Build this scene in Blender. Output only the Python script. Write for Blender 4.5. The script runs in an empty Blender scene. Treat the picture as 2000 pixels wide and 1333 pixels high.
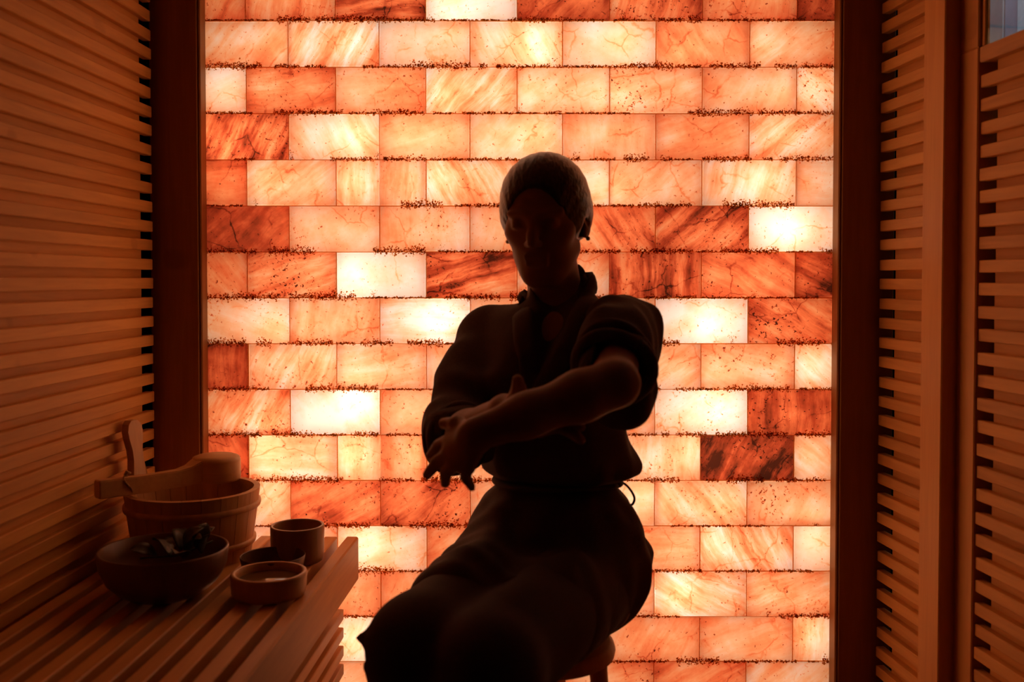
import bpy, bmesh, math, random
import numpy as np
from mathutils import Vector, Matrix
from mathutils.bvhtree import BVHTree

random.seed(7)
rng = np.random.default_rng(7)
sc = bpy.context.scene
C = sc.collection
PI = math.pi

# ------------------------------------------------------------------ camera, world, light, exposure
cam_d = bpy.data.cameras.new('camera')
cam = bpy.data.objects.new('camera', cam_d)
C.objects.link(cam)
cam.location = (0, 0, 1.03)
cam.rotation_euler = (math.radians(88.5), 0, 0)
cam_d.sensor_width = 36
cam_d.lens = 35.1
cam_d.shift_y = -0.0342
cam_d.clip_start = 0.02
cam_d.dof.use_dof = True
cam_d.dof.focus_distance = 2.14
cam_d.dof.aperture_fstop = 3.2
sc.camera = cam

world = bpy.data.worlds.new('world')
sc.world = world
world.use_nodes = True
bg = world.node_tree.nodes['Background']
bg.inputs[0].default_value = (0, 0, 0, 1)
bg.inputs[1].default_value = 0.0

sc.view_settings.view_transform = 'Standard'
sc.view_settings.look = 'None'
sc.view_settings.gamma = 1
sc.view_settings.use_curve_mapping = False
sc.view_settings.exposure = 0.0
sc.cycles.use_denoising = True
sc.cycles.adaptive_threshold = 0.02
sc.cycles.max_bounces = 7
sc.cycles.diffuse_bounces = 5
sc.cycles.transparent_max_bounces = 8
sc.cycles.caustics_reflective = False
sc.cycles.caustics_refractive = False

WALL_Y = 2.167            # front face of the salt bricks
def lamp(name, kind, loc, power, col, rot=(0, 0, 0), size=None, size_y=None, radius=None):
    d = bpy.data.lights.new(name, kind)
    d.energy = power
    d.color = col
    if kind == 'AREA':
        d.shape = 'RECTANGLE'; d.size = size; d.size_y = size_y
    if radius is not None:
        d.shadow_soft_size = radius
    o = bpy.data.objects.new(name, d)
    o.location = loc; o.rotation_euler = rot
    C.objects.link(o)
    return o
# the light box behind the translucent bricks: one even sheet of LEDs and brighter single lamps
lamp('led_sheet', 'AREA', (0.02, WALL_Y + 0.125, 1.0), 6.1, (1.0, 0.95, 0.88), (-PI / 2, 0, 0), 1.36, 1.96)
LED = [(1540, 450, 1.6), (1045, 92, 1.3), (685, 80, .7), (452, 285, 1.2), (700, 268, 1.1), (1045, 262, .7), (1195, 190, .8),
       (1010, 190, .5), (1210, 80, .8), (850, 345, .9), (690, 352, .8), (690, 545, 1.2), (858, 622, 1.4), (545, 645, .9),
       (1385, 632, 1.2), (700, 775, 1.3), (1395, 790, 1.3), (520, 868, 1.4), (683, 888, 1.5), (845, 880, 1.3), (535, 955, .9),
       (1265, 968, 1.0), (1360, 880, 1.0), (1590, 1050, 1.0), (1390, 1060, .8), (1330, 1165, 1.3), (1585, 1240, .9), (715, 1065, 1.4),
       (688, 1255, 1.3), (1480, 350, .9), (1190, 368, .9), (1575, 175, .8), (870, 195, 1.0), (890, 20, 1.2), (450, 180, .6),
       (530, 350, .6), (1520, 250, .5), (1460, 555, .5), (1580, 715, 1.0), (1580, 890, .6), (640, 700, .5), (1420, 990, .5),
       (800, 270, .4), (560, 85, .6), (1330, 100, .7), (1480, 90, .6), (950, 300, .4), (1500, 1150, .4)]
for i, (px, py, w) in enumerate(LED):
    lamp('led_lamp', 'POINT', ((px - 1000) / 1950 * WALL_Y, WALL_Y + 0.058, 1.03 - (py - 547) / 1950 * WALL_Y * 0.998),
         0.11 * w, (1.0, 0.93, 0.84), radius=0.012)
# cool light of the corridor seen through the door's pane, at ceiling height there
lamp('corridor_light_offscreen', 'AREA', (1.08, 2.2, 2.45), 14.0, (0.62, 0.8, 1.0), (0, 0, 0), 0.18, 0.9)

# ------------------------------------------------------------------ helpers
def mesh_obj(name, verts, faces, mat, parent=None, smooth=False):
    me = bpy.data.meshes.new(name)
    me.from_pydata([tuple(v) for v in verts], [], faces)
    me.update()
    if mat: me.materials.append(mat)
    if smooth:
        me.polygons.foreach_set('use_smooth', [True] * len(me.polygons))
    o = bpy.data.objects.new(name, me)
    C.objects.link(o)
    if parent: o.parent = parent
    return o

def bm_obj(name, bm, mat, parent=None, smooth=False):
    me = bpy.data.meshes.new(name)
    bmesh.ops.recalc_face_normals(bm, faces=bm.faces)
    bm.to_mesh(me); bm.free()
    if mat: me.materials.append(mat)
    if smooth:
        me.polygons.foreach_set('use_smooth', [True] * len(me.polygons))
    o = bpy.data.objects.new(name, me)
    C.objects.link(o)
    if parent: o.parent = parent
    return o

def box_bm(x0, x1, y0, y1, z0, z1, bev=0.0, bm=None):
    bm = bm or bmesh.new()
    vs = [bm.verts.new((x, y, z)) for x in (x0, x1) for y in (y0, y1) for z in (z0, z1)]
    fs = [(0, 1, 3, 2), (4, 6, 7, 5), (0, 4, 5, 1), (2, 3, 7, 6), (0, 2, 6, 4), (1, 5, 7, 3)]
    faces = [bm.faces.new([vs[i] for i in f]) for f in fs]
    if bev > 0:
        es = list({e for f in faces for e in f.edges})
        bmesh.ops.bevel(bm, geom=es, offset=bev, segments=1, affect='EDGES')
    return bm

def box(name, x0, x1, y0, y1, z0, z1, mat, parent=None, bev=0.0):
    return bm_obj(name, box_bm(x0, x1, y0, y1, z0, z1, bev), mat, parent)

def lathe(name, prof, mat, parent=None, seg=64, closed=False):
    """profile [(r, z), ...] spun about Z"""
    V, Fc = [], []
    n = len(prof)
    for i in range(seg):
        a = 2 * PI * i / seg
        for r, z in prof: V.append((r * math.cos(a), r * math.sin(a), z))
    for i in range(seg):
        j = (i + 1) % seg
        for k in range(n - 1 if not closed else n):
            k2 = (k + 1) % n
            Fc.append((i * n + k, j * n + k, j * n + k2, i * n + k2))
    bm = bmesh.new()
    vs = [bm.verts.new(v) for v in V]
    for f in Fc: bm.faces.new([vs[i] for i in f])
    bmesh.ops.remove_doubles(bm, verts=bm.verts, dist=1e-5)
    return bm_obj(name, bm, mat, parent, True)

def tube(name, pts, rad, mat, parent=None, seg=8, flat=None, up=None, taper=True):
    """swept tube; rad number or list; flat=(a, b) elliptical scale"""
    P = [Vector(p) for p in pts]
    n = len(P)
    R = rad if isinstance(rad, (list, tuple)) else [rad] * n
    V, Fc = [], []
    prev = None
    for i in range(n):
        t = (P[min(i + 1, n - 1)] - P[max(i - 1, 0)]).normalized()
        if up is not None:
            u = up[i] if isinstance(up, list) else Vector(up)
            a = (u - t * u.dot(t)).normalized()
        elif prev is None:
            a = t.orthogonal().normalized()
        else:
            a = (prev - t * prev.dot(t)).normalized()
        prev = a
        b = t.cross(a)
        fa, fb = flat if flat else (1, 1)
        for s in range(seg):
            q = 2 * PI * s / seg
            V.append(P[i] + a * (math.cos(q) * R[i] * fa) + b * (math.sin(q) * R[i] * fb))
    for i in range(n - 1):
        for s in range(seg):
            s2 = (s + 1) % seg
            Fc.append((i * seg + s, i * seg + s2, (i + 1) * seg + s2, (i + 1) * seg + s))
    Fc.append(tuple(range(seg))[::-1]); Fc.append(tuple((n - 1) * seg + s for s in range(seg)))
    return mesh_obj(name, V, Fc, mat, parent, True)

def catmull(pts, n=8):
    P = [Vector(p) for p in pts]
    P = [P[0] * 2 - P[1]] + P + [P[-1] * 2 - P[-2]]
    out = []
    for i in range(1, len(P) - 2):
        for k in range(n):
            t = k / n
            p0, p1, p2, p3 = P[i - 1:i + 3]
            out.append(0.5 * ((2 * p1) + (p2 - p0) * t + (2 * p0 - 5 * p1 + 4 * p2 - p3) * t * t + (3 * p1 - p0 - 3 * p2 + p3) * t ** 3))
    out.append(P[-2])
    return out

def empty(name, loc=(0, 0, 0), rz=0.0, parent=None):
    o = bpy.data.objects.new(name, None)
    o.empty_display_size = 0.05
    o.location = loc; o.rotation_euler = (0, 0, rz)
    C.objects.link(o)
    if parent: o.parent = parent
    return o

def tag(o, label=None, cat=None, group=None, kind=None):
    if label: o['label'] = label
    if cat: o['category'] = cat
    if group: o['group'] = group
    if kind: o['kind'] = kind
    return o

def linked(src, name, parent=None, loc=None):
    o = src.copy(); o.name = name
    C.objects.link(o)
    o.parent = parent
    if loc is not None: o.location = loc
    return o

# ------------------------------------------------------------------ materials
def new_mat(name):
    m = bpy.data.materials.new(name); m.use_nodes = True
    nt = m.node_tree
    for n in list(nt.nodes): nt.nodes.remove(n)
    out = nt.nodes.new('ShaderNodeOutputMaterial')
    return m, nt, out

def N(nt, typ, **kw):
    n = nt.nodes.new(typ)
    for k, v in kw.items():
        if k.startswith('i_'):
            n.inputs[k[2:].replace('_', ' ')].default_value = v
        else: setattr(n, k, v)
    return n

def math_n(nt, op, a, b=None, c=None, clamp=False):
    n = nt.nodes.new('ShaderNodeMath'); n.operation = op; n.use_clamp = clamp
    for i, v in enumerate((a, b, c)):
        if v is None: continue
        if isinstance(v, (int, float)): n.inputs[i].default_value = v
        else: nt.links.new(v, n.inputs[i])
    return n.outputs[0]

def maprange(nt, v, a, b, c=0.0, d=1.0, smooth=False):
    n = nt.nodes.new('ShaderNodeMapRange')
    if smooth: n.interpolation_type = 'SMOOTHSTEP'
    nt.links.new(v, n.inputs[0])
    for i, x in zip((1, 2, 3, 4), (a, b, c, d)): n.inputs[i].default_value = x
    return n.outputs[0]

def ramp(nt, fac, stops):
    n = nt.nodes.new('ShaderNodeValToRGB')
    e = n.color_ramp.elements
    while len(e) < len(stops): e.new(0.5)
    for el, (p, c) in zip(e, stops):
        el.position = p; el.color = (*c, 1)
    nt.links.new(fac, n.inputs[0])
    return n.outputs[0]

def wood(name, light, dark, axis='Y', rough=0.55, scale=1.0, knots=True):
    m, nt, out = new_mat(name)
    tc = N(nt, 'ShaderNodeTexCoord')
    oi = N(nt, 'ShaderNodeObjectInfo')
    off = nt.nodes.new('ShaderNodeVectorMath'); off.operation = 'MULTIPLY_ADD'
    comb = N(nt, 'ShaderNodeCombineXYZ')
    for i, k in enumerate((3.7, 9.1, 5.3)):
        nt.links.new(math_n(nt, 'MULTIPLY', oi.outputs['Random'], k * 3), comb.inputs[i])
    add = nt.nodes.new('ShaderNodeVectorMath'); add.operation = 'ADD'
    nt.links.new(tc.outputs['Object'], add.inputs[0]); nt.links.new(comb.outputs[0], add.inputs[1])
    mp = N(nt, 'ShaderNodeMapping')
    s = {'X': (1.5, 22, 22), 'Y': (22, 1.5, 22), 'Z': (22, 22, 1.5)}[axis]
    mp.inputs['Scale'].default_value = [v * scale for v in s]
    nt.links.new(add.outputs[0], mp.inputs[0])
    n1 = N(nt, 'ShaderNodeTexNoise', i_Scale=2.2, i_Detail=5.0, i_Distortion=0.8)
    nt.links.new(mp.outputs[0], n1.inputs['Vector'])
    n2 = N(nt, 'ShaderNodeTexNoise', i_Scale=9.0, i_Detail=3.0)
    nt.links.new(mp.outputs[0], n2.inputs['Vector'])
    f = math_n(nt, 'ADD', math_n(nt, 'MULTIPLY', n1.outputs[0], 0.75), math_n(nt, 'MULTIPLY', n2.outputs[0], 0.3))
    f = math_n(nt, 'ADD', f, math_n(nt, 'MULTIPLY', math_n(nt, 'SUBTRACT', oi.outputs['Random'], 0.5), 0.35))
    if knots:
        n3 = N(nt, 'ShaderNodeTexNoise', i_Scale=7.0, i_Detail=1.0)
        nt.links.new(add.outputs[0], n3.inputs['Vector'])
        f = math_n(nt, 'SUBTRACT', f, maprange(nt, n3.outputs[0], 0.74, 0.80, 0, 0.5))
    col = ramp(nt, f, [(0.2, dark), (0.75, light)])
    p = N(nt, 'ShaderNodeBsdfPrincipled')
    p.inputs['Roughness'].default_value = rough
    p.inputs['Specular IOR Level'].default_value = 0.35
    nt.links.new(col, p.inputs['Base Color'])
    bp = N(nt, 'ShaderNodeBump', i_Strength=0.25, i_Distance=0.001)
    nt.links.new(n2.outputs[0], bp.inputs['Height']); nt.links.new(bp.outputs[0], p.inputs['Normal'])
    nt.links.new(p.outputs[0], out.inputs[0])
    return m

def plain(name, col, rough=0.7, spec=0.3, noise=0.0, scale=40, metallic=0.0, bump=0.0, stretch=(1, 1, 1)):
    m, nt, out = new_mat(name)
    p = N(nt, 'ShaderNodeBsdfPrincipled')
    p.inputs['Roughness'].default_value = rough
    p.inputs['Specular IOR Level'].default_value = spec
    p.inputs['Metallic'].default_value = metallic
    tc = N(nt, 'ShaderNodeTexCoord')
    mp = N(nt, 'ShaderNodeMapping'); mp.inputs['Scale'].default_value = stretch
    nt.links.new(tc.outputs['Object'], mp.inputs[0])
    nz = N(nt, 'ShaderNodeTexNoise', i_Scale=float(scale), i_Detail=4.0)
    nt.links.new(mp.outputs[0], nz.inputs['Vector'])
    c = ramp(nt, nz.outputs[0], [(0.3, [v * (1 - noise) for v in col]), (0.7, [min(1, v * (1 + noise)) for v in col])])
    nt.links.new(c, p.inputs['Base Color'])
    if bump:
        bp = N(nt, 'ShaderNodeBump', i_Strength=bump, i_Distance=0.002)
        nt.links.new(nz.outputs[0], bp.inputs['Height']); nt.links.new(bp.outputs[0], p.inputs['Normal'])
    nt.links.new(p.outputs[0], out.inputs[0])
    return m

def salt_material():
    """translucent rock salt: how much light each brick lets through follows its own mineral streaks"""
    m, nt, out = new_mat('rock_salt')
    L = nt.links.new
    def attr(n):
        a = N(nt, 'ShaderNodeAttribute', attribute_type='OBJECT', attribute_name=n)
        return a.outputs['Fac']
    tone, vein, angle, spots, seed = (attr(k) for k in ('tone', 'vein', 'angle', 'spots', 'seed'))
    tc = N(nt, 'ShaderNodeTexCoord')
    comb = N(nt, 'ShaderNodeCombineXYZ')
    for i, k in enumerate((7.31, 3.17, 5.73)): L(math_n(nt, 'MULTIPLY', seed, k), comb.inputs[i])
    rot = N(nt, 'ShaderNodeVectorRotate', rotation_type='Y_AXIS')
    L(tc.outputs['Object'], rot.inputs['Vector']); L(angle, rot.inputs['Angle'])
    # warp so that streaks wander
    wn = N(nt, 'ShaderNodeTexNoise', i_Scale=9.0, i_Detail=3.0)
    wadd = nt.nodes.new('ShaderNodeVectorMath'); wadd.operation = 'ADD'
    L(rot.outputs[0], wadd.inputs[0]); L(comb.outputs[0], wadd.inputs[1])
    L(wadd.outputs[0], wn.inputs['Vector'])
    wsub = nt.nodes.new('ShaderNodeVectorMath'); wsub.operation = 'MULTIPLY_ADD'
    L(wn.outputs['Color'], wsub.inputs[0]); wsub.inputs[1].default_value = (0.03, 0, 0.03); L(wadd.outputs[0], wsub.inputs[2])
    mp = N(nt, 'ShaderNodeMapping'); mp.inputs['Scale'].default_value = (5, 10, 34)
    L(wsub.outputs[0], mp.inputs[0])
    st = N(nt, 'ShaderNodeTexNoise', i_Scale=1.0, i_Detail=7.0, i_Roughness=0.62)
    L(mp.outputs[0], st.inputs['Vector'])
    streak = maprange(nt, st.outputs[0], 0.34, 0.68)
    mp2 = N(nt, 'ShaderNodeMapping'); mp2.inputs['Scale'].default_value = (14, 20, 130)
    L(wsub.outputs[0], mp2.inputs[0])
    st2 = N(nt, 'ShaderNodeTexNoise', i_Scale=1.0, i_Detail=5.0, i_Roughness=0.6)
    L(mp2.outputs[0], st2.inputs['Vector'])
    fine = maprange(nt, st2.outputs[0], 0.55, 0.75)
    cl = N(nt, 'ShaderNodeTexNoise', i_Scale=13.0, i_Detail=3.0, i_Roughness=0.5)
    L(wadd.outputs[0], cl.inputs['Vector'])
    cloud = maprange(nt, cl.outputs[0], 0.3, 0.7, -0.5, 0.5)
    mo = N(nt, 'ShaderNodeTexNoise', i_Scale=85.0, i_Detail=4.0, i_Roughness=0.65)
    L(wadd.outputs[0], mo.inputs['Vector'])
    mott = maprange(nt, mo.outputs[0], 0.3, 0.7, -0.5, 0.5)
    # thin wandering cracks
    vo = N(nt, 'ShaderNodeTexVoronoi', feature='DISTANCE_TO_EDGE', i_Scale=11.0)
    cw = N(nt, 'ShaderNodeTexNoise', i_Scale=28.0, i_Detail=3.0)
    L(wadd.outputs[0], cw.inputs['Vector'])
    cwm = nt.nodes.new('ShaderNodeVectorMath'); cwm.operation = 'MULTIPLY_ADD'
    L(cw.outputs['Color'], cwm.inputs[0]); cwm.inputs[1].default_value = (0.03, 0.03, 0.03); L(wadd.outputs[0], cwm.inputs[2])
    L(cwm.outputs[0], vo.inputs['Vector'])
    crack = maprange(nt, vo.outputs['Distance'], 0.0, 0.022, 1.0, 0.0)
    breakup = maprange(nt, cl.outputs[0], 0.48, 0.6)
    crack = math_n(nt, 'MULTIPLY', crack, breakup)
    # dark clay specks in clusters
    sp = N(nt, 'ShaderNodeTexNoise', i_Scale=150.0, i_Detail=3.0, i_Roughness=0.6)
    L(wadd.outputs[0], sp.inputs['Vector'])
    speck = maprange(nt, sp.outputs[0], 0.585, 0.65)
    clus = maprange(nt, wn.outputs[0], 0.47, 0.66)
    speck1 = math_n(nt, 'MULTIPLY', math_n(nt, 'MULTIPLY', speck, clus), math_n(nt, 'MULTIPLY', spots, 0.85))
    speck0 = math_n(nt, 'MULTIPLY', maprange(nt, sp.outputs[0], 0.665, 0.71), 0.45)
    d = math_n(nt, 'MULTIPLY', tone, 0.25)
    va = math_n(nt, 'MULTIPLY', vein, math_n(nt, 'SUBTRACT', streak, 0.45))
    d = math_n(nt, 'MULTIPLY_ADD', va, 0.62, d)
    d = math_n(nt, 'MULTIPLY_ADD', math_n(nt, 'MULTIPLY', fine, vein), 0.16, d)
    d = math_n(nt, 'MULTIPLY_ADD', cloud, 0.27, d)
    d = math_n(nt, 'MULTIPLY_ADD', mott, 0.06, d)
    d = math_n(nt, 'MULTIPLY_ADD', crack, 0.2, d)
    d = math_n(nt, 'ADD', d, speck1)
    d = math_n(nt, 'ADD', d, speck0)
    col = ramp(nt, d, [(0.0, (1.0, 0.82, 0.68)), (0.14, (1.0, 0.67, 0.44)), (0.28, (1.0, 0.51, 0.25)), (0.44, (0.98, 0.33, 0.12)),
                       (0.60, (0.90, 0.19, 0.06)), (0.78, (0.52, 0.07, 0.022)), (1.0, (0.07, 0.014, 0.006))])
    tr = N(nt, 'ShaderNodeBsdfTranslucent')
    L(col, tr.inputs[0])
    L(tr.outputs[0], out.inputs[0])
    return m

def crust_material(name, tcol, dcol, mix):
    m, nt, out = new_mat(name)
    t = N(nt, 'ShaderNodeBsdfTranslucent'); t.inputs[0].default_value = (*tcol, 1)
    d = N(nt, 'ShaderNodeBsdfDiffuse'); d.inputs[0].default_value = (*dcol, 1)
    mx = N(nt, 'ShaderNodeMixShader'); mx.inputs[0].default_value = mix
    nt.links.new(t.outputs[0], mx.inputs[1]); nt.links.new(d.outputs[0], mx.inputs[2]); nt.links.new(mx.outputs[0], out.inputs[0])
    return m

M = {}
M['salt'] = salt_material()
M['crust'] = crust_material('salt_crust', (0.95, 0.58, 0.18), (0.45, 0.22, 0.07), 0.12)
M['mortar'] = crust_material('joint_filler', (0.85, 0.33, 0.09), (0.35, 0.15, 0.05), 0.15)
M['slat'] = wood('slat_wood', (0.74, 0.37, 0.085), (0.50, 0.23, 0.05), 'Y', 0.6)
M['rear'] = M['slat']
M['bench'] = wood('bench_wood', (0.66, 0.32, 0.078), (0.46, 0.21, 0.05), 'Y', 0.5)
M['board'] = M['bench']
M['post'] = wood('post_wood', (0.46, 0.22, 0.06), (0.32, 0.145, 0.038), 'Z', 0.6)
M['stile'] = wood('stile_wood', (0.70, 0.34, 0.08), (0.54, 0.24, 0.055), 'Z', 0.55)
M['back'] = plain('wall_backing', (0.35, 0.18, 0.065), 0.9, 0.1, 0.2, 12)
M['floor'] = wood('floor_wood', (0.24, 0.12, 0.045), (0.16, 0.075, 0.028), 'Y', 0.6)
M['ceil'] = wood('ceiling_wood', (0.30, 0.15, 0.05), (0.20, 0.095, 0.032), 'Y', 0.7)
M['bucket'] = wood('bucket_wood', (0.64, 0.37, 0.14), (0.48, 0.26, 0.09), 'Z', 0.5, 0.8, False)
M['hoop'] = plain('hoop_wood', (0.60, 0.34, 0.13), 0.5, 0.3, 0.15, 60)
M['ladle'] = wood('ladle_wood', (0.64, 0.37, 0.14), (0.48, 0.26, 0.09), 'X', 0.5)
M['cord'] = plain('cord', (0.5, 0.32, 0.16), 0.8, 0.1, 0.3, 300)
M['bamboo'] = wood('cup_wood', (0.38, 0.20, 0.075), (0.24, 0.115, 0.04), 'Z', 0.35, 0.7, False)
M['bowl'] = wood('bowl_wood', (0.16, 0.075, 0.03), (0.10, 0.045, 0.018), 'Z', 0.35, 0.7, False)
M['dish'] = wood('dish_wood', (0.60, 0.34, 0.13), (0.44, 0.22, 0.08), 'Z', 0.4, 0.7, False)
M['oil'] = plain('oil', (0.16, 0.08, 0.03), 0.12, 0.5, 0.25, 25)
M['leaf'] = plain('dried_leaf', (0.04, 0.038, 0.02), 0.5, 0.4, 0.4, 90, bump=0.4)
M['skin'] = plain('skin', (0.36, 0.20, 0.13), 0.6, 0.25, 0.06, 50)
M['hair'] = plain('hair', (0.045, 0.022, 0.011), 0.38, 0.6, 0.5, 240, bump=0.9, stretch=(1, 0.1, 0.5))
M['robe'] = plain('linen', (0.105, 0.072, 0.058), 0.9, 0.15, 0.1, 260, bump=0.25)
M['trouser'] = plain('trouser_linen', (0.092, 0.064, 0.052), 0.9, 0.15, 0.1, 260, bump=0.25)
M['metal'] = plain('metal', (0.6, 0.5, 0.35), 0.3, 0.5, 0.05, 30, metallic=1.0)
M['grey_board'] = plain('grey_board', (0.36, 0.34, 0.32), 0.6, 0.3, 0.12, 14)
M['blue_board'] = plain('blue_grey_board', (0.42, 0.44, 0.50), 0.6, 0.3, 0.08, 14)
M['pale_board'] = plain('pale_board', (0.72, 0.80, 0.82), 0.6, 0.3, 0.08, 60)
M['white_box'] = plain('light_box_paint', (0.8, 0.78, 0.74), 0.9, 0.1, 0.02, 10)
m, nt, out = new_mat('window_glass')
tb = N(nt, 'ShaderNodeBsdfTransparent'); tb.inputs[0].default_value = (0.93, 0.95, 0.96, 1)
gb = N(nt, 'ShaderNodeBsdfGlossy'); gb.inputs['Roughness'].default_value = 0.03
fr = N(nt, 'ShaderNodeFresnel'); fr.inputs[0].default_value = 1.45
mx = N(nt, 'ShaderNodeMixShader')
ge = N(nt, 'ShaderNodeNewGeometry')
front = math_n(nt, 'SUBTRACT', 1.0, ge.outputs['Backfacing'])
nt.links.new(math_n(nt, 'MULTIPLY', fr.outputs[0], front), mx.inputs[0]); nt.links.new(tb.outputs[0], mx.inputs[1]); nt.links.new(gb.outputs[0], mx.inputs[2])
nt.links.new(mx.outputs[0], out.inputs[0])
M['glass'] = m

# ------------------------------------------------------------------ setting: salt wall
XL, XR = -0.681, 0.713
A_J = [XL, -0.483, -0.287, -0.091, 0.109, 0.311, 0.513, XR]
B_J = [XL, -0.574, -0.381, -0.186, 0.011, 0.211, 0.411, 0.615, XR]
ROW_Z0, ROW_H = 1.589, 0.0997          # top of the first whole row (row 1)
# (tone, vein, angle in degrees, spots) brick by brick; rows -2 .. 17
B = {
 0: [(2.2,.6,60,.3),(1.9,.6,80,.3),(2.7,.8,5,.2),(.4,.3,20,.1),(2.8,.4,45,.2),(2.3,.7,70,.6),(1.9,.4,80,.4),(3.0,.3,60,.2)],
 1: [(1.2,.4,50,.1),(1.1,.95,60,.3),(.6,.1,20,.1),(.8,.4,-60,.2),(.6,.1,-30,.1),(1.7,.3,-60,.1),(1.3,.4,40,.2)],
 2: [(.6,.3,20,.3),(2.0,.5,10,.6),(1.5,.2,0,.2),(1.1,.8,50,.4),(1.0,.2,30,.5),(1.1,.3,20,.6),(1.3,.2,60,.1),(.8,.6,-40,.6)],
 3: [(2.4,1.0,60,.3),(.7,.4,-60,.1),(1.4,.2,20,.2),(1.0,.25,50,.1),(1.3,.25,90,.1),(1.7,.35,20,.1),(1.0,.7,40,.5)],
 4: [(2.1,.35,0,.3),(1.2,.45,40,.1),(1.0,.5,90,.1),(1.2,.75,-60,.2),(.8,.3,20,.1),(1.1,.3,40,.2),(.9,.5,70,.1),(.9,.35,0,.2)],
 5: [(2.9,.35,45,.2),(1.1,.1,30,.5),(1.1,.25,90,.2),(1.2,.2,80,.1),(2.1,.7,-60,.3),(2.5,.8,40,.4),(.1,.05,0,.2)],
 6: [(1.6,.45,-50,.2),(2.0,.8,20,1.0),(.2,.03,0,.1),(2.5,.95,15,.6),(1.5,.4,60,.3),(2.5,.8,90,.5),(2.2,.55,-30,.7),(2.9,.6,-20,.3)],
 7: [(.9,.3,-20,.7),(1.3,.3,80,.2),(.6,.5,0,.3),(1.1,.3,30,.2),(1.2,.3,30,.2),(.2,.15,30,.1),(2.3,.7,-30,1.0)],
 8: [(3.0,.5,90,.2),(1.2,.6,65,.4),(1.2,.35,10,.2),(1.2,.3,90,.2),(1.2,.3,90,.2),(.9,.45,30,.1),(1.3,.3,-20,.5),(.9,.6,-45,.1)],
 9: [(1.6,.95,60,.8),(.2,.2,-60,.1),(1.2,.15,30,.2),(1.2,.3,40,.2),(1.2,.3,40,.2),(.3,.2,30,.4),(2.7,.5,90,.4)],
 10: [(2.5,.35,-60,.1),(.9,.35,0,.2),(1.2,.4,90,.3),(1.3,.3,90,.2),(1.2,.3,60,.2),(1.0,.45,90,.2),(3.4,.6,60,.8),(.9,.45,-40,.1)],
 11: [(1.1,.4,50,.3),(2.3,.5,30,.5),(2.4,.5,40,.5),(1.3,.3,20,.2),(.8,.2,0,.1),(1.2,.5,-55,.3),(1.3,.2,60,.6)],
 12: [(1.2,.3,20,.2),(.9,.2,30,.2),(.8,.25,20,.2),(1.8,.4,30,.2),(1.4,.3,20,.2),(1.5,.35,0,.2),(1.2,.85,-65,.4),(.5,.1,20,.1)],
 13: [(1.4,.3,30,.2),(1.8,.2,70,.2),(1.7,.2,80,.2),(1.5,.3,20,.2),(1.6,.3,20,.2),(.9,.7,-30,.3),(1.4,.55,20,.4)],
 14: [(1.4,.3,30,.2),(1.2,.3,30,.2),(.8,.35,60,.3),(1.5,.3,20,.2),(1.4,.3,20,.2),(1.7,.3,60,.3),(1.4,.25,20,.2),(1.0,.6,90,.2)],
 15: [(1.4,.3,30,.2),(1.3,.4,30,.3),(1.2,.3,30,.2),(1.5,.3,20,.2),(1.9,.4,20,.9),(1.9,.5,30,.4),(.9,.5,40,.3)],
}
mort = bmesh.new()
zt = lambda r: ROW_Z0 - (r - 1) * ROW_H            # top of row r
R0, R1 = -3, 15
def fill_strip(x0, x1, z0, z1):
    y = WALL_Y + 0.0028
    mort.faces.new([mort.verts.new(v) for v in ((x0, y, z0), (x1, y, z0), (x1, y, z1), (x0, y, z1))])
for r in range(R0, R1 + 2):
    z = zt(r)
    fill_strip(XL, XR, z - 0.0014, z + 0.0014)
for r in range(R0, R1 + 1):
    J = A_J if r % 2 else B_J
    for x in J[1:-1]:
        fill_strip(x - 0.0014, x + 0.0014, zt(r + 1) + .0014, zt(r) - .0014)
wall_back = tag(bm_obj('wall_back', mort, M['mortar']), 'back wall of backlit orange salt bricks with brown joints', None, None, 'structure')

def brick(x0, x1, z0, z1, par):
    cx, cz = (x0 + x1) / 2, (z0 + z1) / 2
    g = 0.0009
    hx, hz = (x1 - x0) / 2 - g, (z1 - z0) / 2 - g
    j = lambda s: random.uniform(-s, s)
    dy = j(0.0015)
    cor = [(-hx + j(.0004), -hz + j(.0004)), (hx + j(.0004), -hz + j(.0004)), (hx + j(.0004), hz + j(.0004)), (-hx + j(.0004), hz + j(.0004))]
    b = 0.0022
    V = [(x, 0.025, z) for x, z in cor] + [(x, 0.0022 + dy, z) for x, z in cor]
    V += [(x - math.copysign(b + j(.0006), x), dy + j(.0005), z - math.copysign(b + j(.0006), z)) for x, z in cor]
    Fc = []
    for k in range(4):
        k2 = (k + 1) % 4
        Fc.append((k, k2, 4 + k2, 4 + k)); Fc.append((4 + k, 4 + k2, 8 + k2, 8 + k))
    Fc.append((8, 9, 10, 11))
    o = mesh_obj('brick', V, Fc, M['salt'], wall_back)
    o.location = (cx, WALL_Y, cz)
    tone, vein, ang, spots = par
    o['tone'] = float(tone); o['vein'] = float(vein); o['angle'] = math.radians(ang); o['spots'] = float(spots)
    o['seed'] = random.uniform(0, 9)
    return o
for r in range(R0, R1 + 1):
    J = list(A_J if r % 2 else B_J)
    J[0] += random.uniform(0, 0.014); J[-1] -= random.uniform(0, 0.010)
    pars = list(B.get(r) or [(random.uniform(.6, 2.2), random.uniform(.2, .7), random.uniform(-60, 80), random.uniform(.1, .6)) for _ in range(8)])
    if r in (4, 10):                                # two half bricks in these courses
        J.insert(3, -0.287)
        extra = {4: (1.3, .5, 85, .3), 10: (1.6, .3, 90, .2)}[r]
        pars.insert(3, extra)
    for i in range(len(J) - 1):
        brick(J[i], J[i + 1], zt(r + 1), zt(r), pars[i])

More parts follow.
